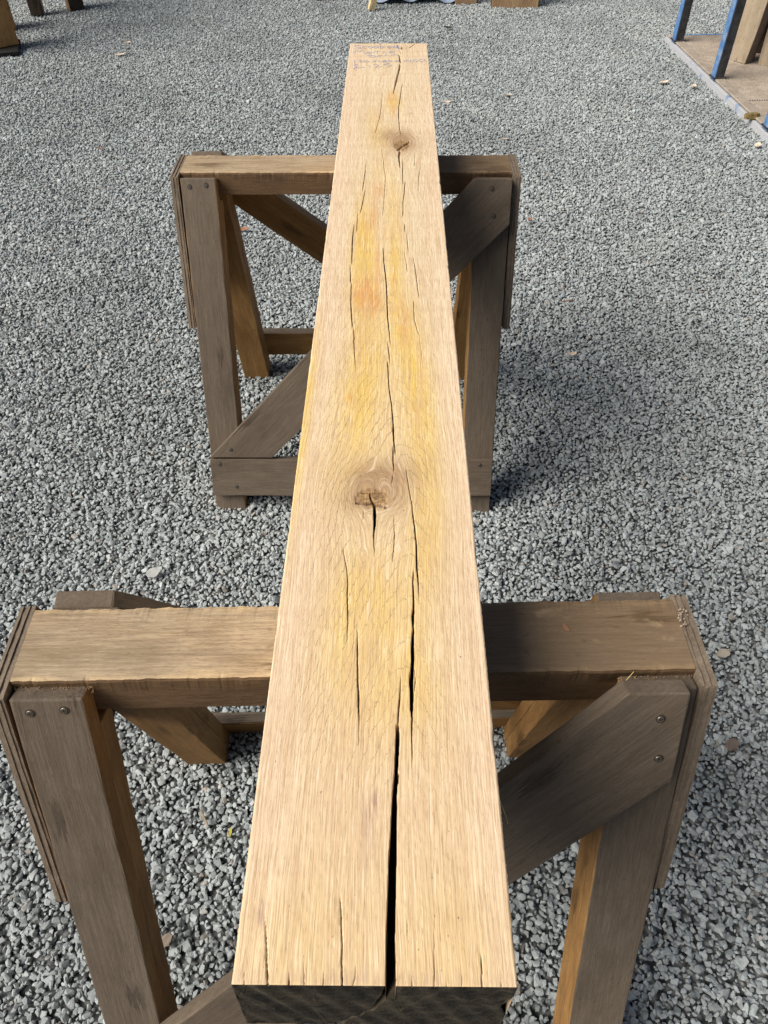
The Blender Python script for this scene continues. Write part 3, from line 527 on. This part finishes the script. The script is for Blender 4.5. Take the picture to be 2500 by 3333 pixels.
noiseZ = jr.normal(0, 1, (len(ye)//3+2, len(xe)//8+2)); NZ = np.kron(noiseZ, np.ones((3, 8)))[:len(ye), :len(xe)]
Zt = -D/1000+.00006*NZ
# slightly rounded and fretted arrises
ea = np.minimum(X+W2, W2-X); Zt -= np.clip(.0011-ea, 0, 1)**1*.8
ew = jr.normal(0, 1, len(ye))*.00007
Xj = X.copy(); Xj[:, 0] += ew; Xj[:, -1] += jr.normal(0, 1, len(ye))*.00008
Zt[0] -= .0006; Zt[-1] -= .0006
for _ in range(26):                               # bruised spots along both arrises
    yc, ll, dd = jr.uniform(0, LB), jr.uniform(.002, .009), jr.uniform(.0006, .0022); ed_ = ea if True else 0; sd_ = (X < 0) if jr.random() < .5 else (X > 0)
    Zt -= np.where(sd_, 1, 0)*np.clip(dd-ea, 0, 1)*np.exp(-((Y-yc)/ll)**2)*1.2
nr, nc = X.shape; V = [np.stack([Xj, Y, Zt], -1).reshape(-1, 3)]; idx = np.arange(nr*nc).reshape(nr, nc); F = []
def quads(I, flip=False):
    q = np.stack([I[:-1, :-1], I[:-1, 1:], I[1:, 1:], I[1:, :-1]], -1).reshape(-1, 4)
    return q[:, ::-1] if flip else q
F.append(quads(idx)); base = nr*nc
AT = {k: [v.reshape(-1)] for k, v in dict(gx=psi, rr=rr, rstr=rstr, knt=np.clip(torn, 0, 1), brn=brn, yel=yel, org=org, pur=pur, drk=DK).items()}
def addgrid(P, flip, **at):
    global base
    n, m = P.shape[:2]; I = base+np.arange(n*m).reshape(n, m); V.append(P.reshape(-1, 3)); base += n*m; q = quads(I, flip); F.append(q)
    for k in AT: AT[k].append(np.broadcast_to(at.get(k, 0.0), (n, m)).reshape(-1) if not np.isscalar(at.get(k, 0.0)) else np.full(n*m, at.get(k, 0.0)))
    return len(q)
BL, BR = -.098, .093
# sides (each joined to the top's edge vertices by position)
for edge, xb, fl in ((0, BL, True), (-1, BR, False)):
    zs = np.linspace(0, 1, 9)
    top = np.stack([Xj[:, edge], Y[:, edge], Zt[:, edge]], -1)
    P = np.stack([np.stack([top[:, 0]*(1-s)+xb*s, top[:, 1], top[:, 2]*(1-s)-HB*s], -1) for s in zs], 1)
    addgrid(P, fl, gx=P[..., 2]*1.0, rr=P[..., 1]*.2, rstr=0.05)
bt = np.array([[(BL, y, -HB), (BR, y, -HB)] for y in (0, LB)]); addgrid(bt, True, gx=bt[..., 0])
ntop = sum(len(f) for f in F)
# far end
zz_ = np.linspace(0, 1, 12); xs_ = np.linspace(-1, 1, 30)
def endx(u, s): 
    t_ = W2*u; b_ = np.where(u < 0, -BL*u, BR*u); return t_*(1-s)+b_*s
P = np.array([[(float(endx(u, s)), LB, -.0006*(1-s)-HB*s) for u in xs_] for s in zz_]); addgrid(P, False)
# near end with the split running down to the left
EC = [(10.2, 4), (10.4, -3), (9.5, -12), (7.3, -26), (2.0, -58), (-3.6, -75), (-15.4, -101), (-30, -128)]
xs_ = np.linspace(-1, 1, 260); zs_ = np.concatenate([[0, .004, .012], np.linspace(.02, 1, 150)])
U, SS = np.meshgrid(xs_, zs_); ex_ = np.where(U < 0, W2*U*(1-SS)-BL*U*SS*1, W2*U*(1-SS)+BR*U*SS); ez_ = -HB*SS-.0006*(1-SS)
a, b = ex_*1000, ez_*1000; dm = np.full_like(a, 99.)
for (x0, y0), (x1, y1) in zip(EC[:-1], EC[1:]):
    L2 = (x1-x0)**2+(y1-y0)**2; tt = np.clip(((a-x0)*(x1-x0)+(b-y0)*(y1-y0))/L2, 0, 1); dm = np.minimum(dm, np.hypot(a-x0-tt*(x1-x0), b-y0-tt*(y1-y0)))
wd = np.interp(b, [-128, -60, -26, -5, 0], [.8, 1.2, 1.9, 2.9, 2.9])
k = np.clip((wd-dm)/.7+.5, 0, 1)
# bevelled lips beside the split
lip = np.clip(1-(dm-wd)/5.0, 0, 1)*np.clip((b+60)/60+.25, 0, 1)
ey_ = k*.030+lip*.0015+jr.normal(0, 1, a.shape)*.00016+.0006*np.sin(a*.35+b*.1)
nib = np.clip(1-np.hypot((a-92)/7, (b+58)/30), 0, 1); ex_ = ex_-nib*.006
ey_ = np.where(SS < .003, np.where(k > .1, .03, 0.0), ey_)
ey_[-1] = 0; ey_[:, 0] = 0; ey_[:, -1] = 0
P = np.stack([ex_, ey_, ez_], -1); addgrid(P, True, drk=lip*.45*(k < .5)+k*0)
kq = ((k[:-1, :-1] > .4) & (b[:-1, :-1] > -57)).reshape(-1); F[-1] = F[-1][~kq]; nend = len(F[-1])
Vt = np.concatenate(V); Ft = np.concatenate(F)
me = bpy.data.meshes.new('oak_beam'); me.vertices.add(len(Vt)); me.vertices.foreach_set('co', Vt.astype(np.float32).ravel())
me.loops.add(Ft.size); me.loops.foreach_set('vertex_index', Ft.astype(np.int32).ravel())
me.polygons.add(len(Ft)); me.polygons.foreach_set('loop_start', (np.arange(len(Ft))*4).astype(np.int32))
mi = np.zeros(len(Ft), np.int32); mi[-nend:] = 1; me.polygons.foreach_set('material_index', mi)
for k_, v in AT.items():
    at = me.attributes.new(k_, 'FLOAT', 'POINT'); at.data.foreach_set('value', np.concatenate(v).astype(np.float32))
me.update(); me.validate()
Bm = empty('oak_beam', (0, 0, .86)); tag(Bm, 'long pale sawn oak beam with splits and two knots, lying across both sawhorses', 'beam')
bo = meshobj('timber', me, [M_oak, M_end], Bm)

# handwriting on the far end
def strokes(name, lines, w, mat, parent, z=.0005):
    bm = bmesh.new()
    for ln in lines:
        P = [Vector((x/1000, y/1000, z)) for x, y in ln]
        # smooth the pen line
        Q = [P[0]]
        for i in range(len(P)-1):
            p0 = P[max(0, i-1)]; p1 = P[i]; p2 = P[i+1]; p3 = P[min(len(P)-1, i+2)]
            for s in (.25, .5, .75, 1.0):
                Q.append(.5*((2*p1)+(p2-p0)*s+(2*p0-5*p1+4*p2-p3)*s*s+(3*p1-p0-3*p2+p3)*s**3))
        prev = None
        for i, p in enumerate(Q):
            d = (Q[min(i+1, len(Q)-1)]-Q[max(i-1, 0)]); d.z = 0
            if d.length < 1e-7: continue
            n = Vector((-d.y, d.x, 0)).normalized()*w*(.9+.2*math.sin(i*1.7)); cur = (bm.verts.new((p.x+n.x, p.y+n.y, z)), bm.verts.new((p.x-n.x, p.y-n.y, z)))
            if prev: bm.faces.new((prev[0], prev[1], cur[1], cur[0]))
            prev = cur; z += 2e-8
    bmesh.ops.recalc_face_normals(bm, faces=bm.faces[:])
    for f in bm.faces:
        if f.normal.z < 0: f.normal_flip()
    me = bpy.data.meshes.new(name); bm.to_mesh(me); bm.free(); return meshobj(name, me, [mat], parent)
hw_ = strokes('handwriting', TX[:7]+TX[8:], .0008, M_blue_ink, Bm); hw_['label'] = 'faded blue handwriting giving the beam size and price'
strokes('ink_tick', [[(20, 1887), (22, 1868), (26, 1859)]], .0012, M_ink_fresh, Bm)['label'] = 'brighter blue ink mark beside the split'

# ---------------------------------------------------------------- stillage on the right with timbers standing on it
G0 = Vector((1.654, 4.974, 0)); yw = math.atan2(1.751-1.654, 4.974-3.643)
St = empty('blue_stillage', G0, yw); tag(St, 'blue steel stillage with ribbed dirty deck and upright posts, at the right edge', 'stillage')
# local: +x into the rack (right), -y towards the camera along its edge
def boxm(x0, x1, y0, y1, z0, z1, bev=.0015):
    bm = bmesh.new(); bmesh.ops.create_cube(bm, size=1, matrix=Matrix.Translation(((x0+x1)/2, (y0+y1)/2, (z0+z1)/2)) @ Matrix.Diagonal((x1-x0, y1-y0, z1-z0, 1)))
    bmesh.ops.bevel(bm, geom=bm.edges[:], offset=bev, segments=1, affect='EDGES'); me = bpy.data.meshes.new('b'); bm.to_mesh(me); bm.free(); return me
def deck(y0, y1):
    n = int(1.0/.0125); V = []; F = []
    xs = []; 
    for i in range(n):
        x = .05+i*.0125; xs += [(x, .035), (x+.006, .035), (x+.0075, .0315), (x+.011, .0315)]
    for y in (y0, y1):
        for x, z in xs: V.append((x, y, z))
    m = len(xs)
    for j in range(m-1): F.append((j, j+1, m+j+1, m+j))
    V += [(.05, y0, .012), (xs[-1][0], y0, .012)]; F.append(tuple([m*2]+[m*2+1]+list(range(m-1, -1, -1))))
    me = bpy.data.meshes.new('deck_board'); me.from_pydata(V, [], F); return me
td = NT('dusty_ribbed_deck'); oc = td.n('ShaderNodeTexCoord').outputs['Object']
n1 = td.noise(oc, 16, 5, .65); n2 = td.noise(oc, 90, 3)
cc = td.mix(td.mr(n1, .3, .7), (.24, .195, .155), (.38, .32, .26)); cc = td.mix(td.mr(n2, .6, .7, 0, .6), cc, (.07, .055, .045)); td.bump(n2, .5, .002); M_deck = td.fin(cc, .85, .15)
for y0, y1 in ((-.98, .085), (-2.1, -.992)): meshobj('deck_board', deck(y0, y1), [M_deck], St)
M_blue_d = blue_mat('dusty_blue_paint', .95)
meshobj('edge_frame', boxm(-.004, .046, -2.1, .1, -.03, .026), [M_blue_d], St)
meshobj('edge_trim', boxm(.006, .060, -2.1, .09, .0305, .040, .003), [M_deck], St)
meshobj('edge_frame', boxm(.0465, 1.05, .088, .13, -.03, .028), [M_blue], St)
def angle_post(y):
    po = bpy.data.objects.new('post', boxm(0, .007, y-.028, y+.020, .03, 1.05)); po.data.materials.append(M_blue); link(po, St)
    q = meshobj('post_flange', boxm(.0073, .052, y-.028, y-.021, .03, 1.05), [M_steel_dark], po)
    meshobj('weld_plate', boxm(-.0045-.003, .05, y-.034, y+.03, .0402, .046), [M_steel_dark], po)
for y in (-.015, -.655, -1.34): angle_post(y)
meshobj('top_bar', boxm(0, .045, -2.1, .1, 1.05, 1.095), [M_blue], St)

def timber(name, loc, rz, lean, w, d, h, mats, label, cat='timber', group=None, taper=1.0, twist=0, parent=None):
    """upright square-sawn timber standing on its end; local X up"""
    rd = random.Random(int(abs(loc[0])*999)); bm = bmesh.new(); n = 14; rings = []
    for i in range(n+1):
        f = i/n; s = taper+(1-taper)*min(1, f*h/.30); rot = twist*f
        q = []
        for (a, b) in ((-1, -1), (-.55, -1), (0, -1), (.55, -1), (1, -1), (1, 0), (1, 1), (0, 1), (-1, 1), (-1, 0)):
            a2, b2 = a*(1-.04*abs(b)), b*(1-.04*abs(a)); j = rd.uniform(-.0015, .0015)
            q.append(bm.verts.new((f*h, a2*w/2*s+j, b2*d/2*s+j)))
        rings.append(q)
    for i in range(n):
        for j in range(10):
            bm.faces.new((rings[i][j], rings[i][(j+1) % 10], rings[i+1][(j+1) % 10], rings[i+1][j]))
    bm.faces.new(rings[0]); bm.faces.new(rings[-1][::-1]); bmesh.ops.recalc_face_normals(bm, faces=bm.faces[:])
    bmesh.ops.bevel(bm, geom=[e for e in bm.edges if abs(e.calc_face_angle(0)) > .9], offset=.002, segments=1, affect='EDGES')
    for f in bm.faces:
        f.material_index = 0 if f.normal.z < -.5 or len(mats) == 1 else 1
    me = bpy.data.meshes.new(name); bm.to_mesh(me); bm.free()
    o = meshobj(name, me, mats)
    ex = Vector((lean[0], lean[1], 1)); fz = Vector((math.sin(rz), -math.cos(rz), 0))*-1   # local -Z faces direction rz
    o.matrix_world = frame(Vector(loc), ex, fz); tag(o, label, cat, group); return o
# local -Z face looks towards (sin rz, -cos rz)
G = 'timbers standing on the stillage'
timber('standing_timber', (1.948, 4.60, .0325), R(-52), (.05, .05), .145, .13, 1.25, [M_pale, M_bark], 'pale tapered sawn timber standing on the stillage deck behind the middle post', 'timber', G, .62)
timber('standing_timber', (2.075, 4.56, .0325), R(-40), (-.04, .05), .075, .09, 1.2, [M_pale, M_post_o], 'narrow timber with orange brown side standing right of the pale tapered one', 'timber', G)
timber('standing_timber', (2.06, 4.80, .0325), R(-20), (.0, .05), .16, .12, 1.3, [M_post_d], 'dark timber standing in the gap behind the two pale ones on the stillage', 'timber', G)
timber('standing_timber', (2.20, 4.50, .0325), R(-10), (.0, .05), .12, .10, 1.3, [M_post_d, M_post_d], 'dark timber at the right edge of the stillage deck', 'timber', G)

# ---------------------------------------------------------------- timbers standing upper left
G = 'timbers standing at the upper left'
pad = meshobj('rubber_pad', boxm(-.13, .13, -.12, .12, 0, .022, .004), [M_black]); pad.location = (-2.32, 4.90, 0.002); pad.rotation_euler = (0, 0, .3)
tag(pad, 'flat black pad on the gravel under the nearest timber at upper left', 'pad')
timber('upright_timber', (-2.315, 4.945, .024), R(38), (-.03, .02), .19, .17, 1.4, [M_post_o, M_post_o], 'thick orange brown upright timber standing on the black pad, nearest at upper left', 'timber', G)
timber('upright_timber', (-2.46, 5.36, .0), R(38), (-.02, .02), .15, .15, 1.4, [M_post_o, M_post], 'orange brown upright timber behind the nearest one at upper left', 'timber', G)
timber('upright_timber', (-2.33, 5.68, .0), R(15), (-.03, .03), .085, .09, 1.3, [M_post_d, M_bark], 'thin dark upright timber between the orange ones and the split board', 'timber', G)
timber('upright_timber', (-2.115, 5.80, .0), R(32), (-.02, .03), .10, .11, 1.3, [M_post_d, M_post], 'black faced upright timber with tan side, rightmost of the upper left group', 'timber', G)

# boards at the top edge
timber('leaning_board', (.505, 5.93, -.01), R(8), (-.12, .16), .155, .045, 1.2, [M_post, M_post_d], 'short leaning tan board at the top edge, left of the wide knotty one', 'board', 'boards leaning at the top edge')
timber('leaning_board', (.83, 5.86, -.015), R(0), (0, .12), .325, .05, 1.2, [M_post, M_post_d], 'wide tan board with dark knots standing at the top edge', 'board', 'boards leaning at the top edge')
timber('split_stick', (-.134, 5.77, -.003), R(20), (.28, .12), .045, .03, .7, [M_stick, M_stick], 'pale split stick leaning at the top edge', 'stick')
timber('small_batten', (-.50, 6.0, -.003), R(0), (.1, .12), .05, .04, .8, [M_post_d], 'dark short batten at the top edge left of the pale stick', 'batten', 'dark battens at the top edge')
timber('small_batten', (-.40, 6.02, -.003), R(0), (-.2, .12), .05, .04, .8, [M_post_o], 'brown short batten at the top edge beside the dark one', 'batten', 'dark battens at the top edge')
bm = bmesh.new(); bmesh.ops.create_grid(bm, x_segments=24, y_segments=16, size=.5)
for v in bm.verts:
    x, y = v.co.x, v.co.y; v.co = Vector((x*.62, y*.5, .03+.02*math.sin(x*17)+.012*math.sin(y*23+x*9)))
for f in bm.faces: f.smooth = True
bmesh.ops.solidify(bm, geom=bm.faces[:], thickness=.003)
me = bpy.data.meshes.new('sheet'); bm.to_mesh(me); bm.free(); sh = meshobj('plastic_sheet', me, [M_tarp]); sh.location = (.20, 6.16, 0); tag(sh, 'crumpled grey blue plastic sheet on the gravel at the top edge', 'sheet')

# ---------------------------------------------------------------- litter
def chip(name, x, y, L, Wd, ang, mat, label, cat, group=None, z=.010, curl=.15, th=.0018, seed=0):
    rd = random.Random(seed+int(x*1000)); bm = bmesh.new(); n = 7; up = []; lo = []
    for i in range(n+1):
        f = i/n; w_ = Wd/2*(.35+.65*math.sin(math.pi*min(max(f*.9+.05, 0), 1)))*rd.uniform(.85, 1.15); zz0 = curl*L*(f-.5)**2*2
        up.append([bm.verts.new(((f-.5)*L, s*w_, zz0+th)) for s in (-1, 0, 1)]); lo.append([bm.verts.new(((f-.5)*L, s*w_*.95, zz0)) for s in (-1, 0, 1)])
    for i in range(n):
        for j in (0, 1):
            bm.faces.new((up[i][j], up[i+1][j], up[i+1][j+1], up[i][j+1])); bm.faces.new((lo[i][j], lo[i][j+1], lo[i+1][j+1], lo[i+1][j]))
        bm.faces.new((up[i][0], lo[i][0], lo[i+1][0], up[i+1][0])); bm.faces.new((up[i][2], up[i+1][2], lo[i+1][2], lo[i][2]))
    for e in (0, n): bm.faces.new((up[e][0], up[e][1], up[e][2], lo[e][2], lo[e][1], lo[e][0]))
    bmesh.ops.recalc_face_normals(bm, faces=bm.faces[:])
    me = bpy.data.meshes.new(name); bm.to_mesh(me); bm.free(); o = meshobj(name, me, [mat]); o.location = (x, y, z); o.rotation_euler = (rd.uniform(-.25, .25), rd.uniform(-.2, .2), ang)
    return tag(o, label, cat, group)
GC = 'wood chips scattered on the gravel'
chip('wood_chip', .608, 4.147, .05, .022, .35, M_chip, 'largest pale wood chip on the gravel right of the beam far end', 'wood chip', GC)
chip('wood_chip', .286, 4.049, .04, .018, .1, M_chip, 'pale wood chip on the gravel just right of the far beam end', 'wood chip', GC)
chip('wood_chip', 1.458, 4.337, .05, .03, .3, M_chip, 'pale wood chip left of the stillage edge, by the middle post', 'wood chip', GC)
chip('wood_chip', 1.602, 4.277, .035, .026, .9, M_chip, 'smaller pale wood chip beside the foot of the stillage middle post', 'wood chip', GC)
chip('wood_chip', 1.686, 3.50, .035, .03, 1.2, M_chip, 'pinkish wood chip in front of the stillage nearest post', 'wood chip', GC)
chip('wood_chip', .536, 3.573, .030, .014, -.5, M_chip, 'small whitish chip beyond the right end of the far sawhorse', 'wood chip', GC)
chip('wood_chip', -1.567, 4.807, .065, .018, 0, M_chip, 'long pinkish chip on the gravel at upper left', 'wood chip', GC)
chip('wood_chip', -1.58, 5.03, .04, .022, .8, M_chip, 'small pinkish chip behind the long one at upper left', 'wood chip', GC)
chip('wood_chip', -1.323, 3.465, .045, .018, -.4, M_chipo, 'brown chip on the gravel left of the far sawhorse', 'wood chip', GC)
chip('dead_leaf', .353, 5.33, .05, .03, .2, M_post_d, 'dark dead leaf far behind the beam end', 'leaf')
chip('dead_leaf', -.57, 2.69, .05, .02, .1, M_chipo, 'reddish leaf seen through the far sawhorse left of the beam', 'leaf')
chip('bark_flake', .5546, 2.7754, .018, .014, .1, M_chipo, 'reddish bark flake right of the far sawhorse top', 'bark')
chip('wood_chip', .5745, 1.874, .03, .014, .1, M_chip, 'dull pale chip on the gravel right of the far sawhorse legs', 'wood chip', GC)
chip('twig', .6032, 2.18, .045, .005, .2, M_chipo, 'thin brown twig right of the far sawhorse', 'twig')
chip('pale_stone', -.546, .993, .030, .024, .7, flat('pale_stone', (.42, .42, .40)), 'single pale whitish stone behind the left end of the near sawhorse', 'stone', None, .012, .0, .008)
chip('brown_stone', .679, .573, .026, .022, .7, flat('brown_stone', (.20, .15, .12)), 'brown stone on the gravel right of the near sawhorse', 'stone', None, .012, .0, .009)
chip('pale_stone', .7225, .782, .026, .02, .2, flat('cream_stone', (.42, .36, .28)), 'cream stone on the gravel beyond the right end of the near sawhorse', 'stone', None, .012, .0, .008)
chip('bark_piece', -.357, .222, .024, .018, .9, M_bark, 'crumbly brown bark piece between the near sawhorse left leg and the beam', 'bark', None, .014, .0, .008)
chip('yellow_husk', -.279, .399, .016, .006, 1.6, flat('yellow_husk', (.62, .55, .12)), 'small yellow husk on the gravel left of the beam', 'husk', None, .012)
chip('twig', -.33, .423, .035, .004, -1.0, M_pale, 'pale thin twig on the gravel left of the beam under the near sawhorse', 'twig', None, .012)
chip('snail_shell', 1.735, 3.77, .07, .035, .1, flat('mossy_shell', (.22, .16, .06), var=.6, sc=60), 'mossy brown lump at the edge of the stillage by its nearest post', 'lump', None, .03, .0, .022)
# debris on the near rail
chip('dead_leaf', .1975+.0, .3575, .010, .0048, -.9, M_chipo, 'tiny orange brown leaf scrap on the right half of the near sawhorse rail', 'leaf', None, .7312, .05, .0006)
import itertools
def cocoon():
    bm = bmesh.new(); rd = random.Random(4)
    for i in range(26):
        c = Vector((rd.uniform(-.0055, .0055), rd.uniform(-.013, .011), rd.uniform(0, .003)))
        bmesh.ops.create_icosphere(bm, subdivisions=1, radius=rd.uniform(.0007, .0016), matrix=Matrix.Translation(c) @ Matrix.Rotation(rd.uniform(0, 3), 4, 'X') @ Matrix.Diagonal((1, 1.2, .7, 1)))
    me = bpy.data.meshes.new('crumbs'); bm.to_mesh(me); bm.free(); o = meshobj('crumb_cluster', me, [flat('pale_crumbs', (.30, .235, .17), .8, var=.5, sc=500)])
    o.location = (.3265, .372, .7305); tag(o, 'clump of pale crumbs stuck between the near rail and its right end plate', 'debris', kind='stuff')
cocoon()
# sawdust lodged behind the near legs' tops
bm = bmesh.new(); rd = random.Random(8)
for side_, x0, x1 in ((0, -.375, -.295), (1, .245, .322)):
    for i in range(150):
        x = rd.uniform(x0, x1); y = .3434-.0475+(x+.0287)*.0282+rd.uniform(-.004, .001)
        bmesh.ops.create_cube(bm, size=1, matrix=Matrix.Translation((x, y, .7165+rd.uniform(0, .005))) @ Euler((rd.uniform(0, 3), rd.uniform(0, 3), rd.uniform(0, 3))).to_matrix().to_4x4() @ Matrix.Diagonal((rd.uniform(.001, .0028), .0007, .0006, 1)))
me = bpy.data.meshes.new('sawdust'); bm.to_mesh(me); bm.free(); o = meshobj('sawdust', me, [flat('sawdust_brown', (.26, .17, .09), .9, var=.6, sc=300)])
tag(o, 'brown sawdust caught along the near sawhorse rail above its legs', 'sawdust', kind='stuff')
def straw(p, q, r, label, mat=M_straw):
    c = bpy.data.curves.new('straw', 'CURVE'); c.dimensions = '3D'; c.bevel_depth = r; c.bevel_resolution = 1; s = c.splines.new('BEZIER'); s.bezier_points.add(1)
    mid = (Vector(p)+Vector(q))/2+Vector((.002, 0, .003))
    for b_, k_ in zip(s.bezier_points, (p, q)): b_.co = k_; b_.handle_left_type = b_.handle_right_type = 'FREE'; b_.handle_left = Vector(k_)*.7+mid*.3; b_.handle_right = Vector(k_)*.7+mid*.3
    c.materials.append(mat); o = bpy.data.objects.new('straw', c); link(o)
    dg = bpy.context.evaluated_depsgraph_get(); me = bpy.data.meshes.new_from_object(o.evaluated_get(dg)); bpy.data.objects.remove(o)
    o2 = meshobj('straw', me, []); 
    return tag(o2, label, 'straw')
straw((.0905, .1275, .845), (.1010, .118, .815), .0004, 'thin golden straw hanging off the right side of the beam')
straw((.245, .293, .722), (.256, .300, .738), .0004, 'bent golden straw stuck at the top of the near right brace')
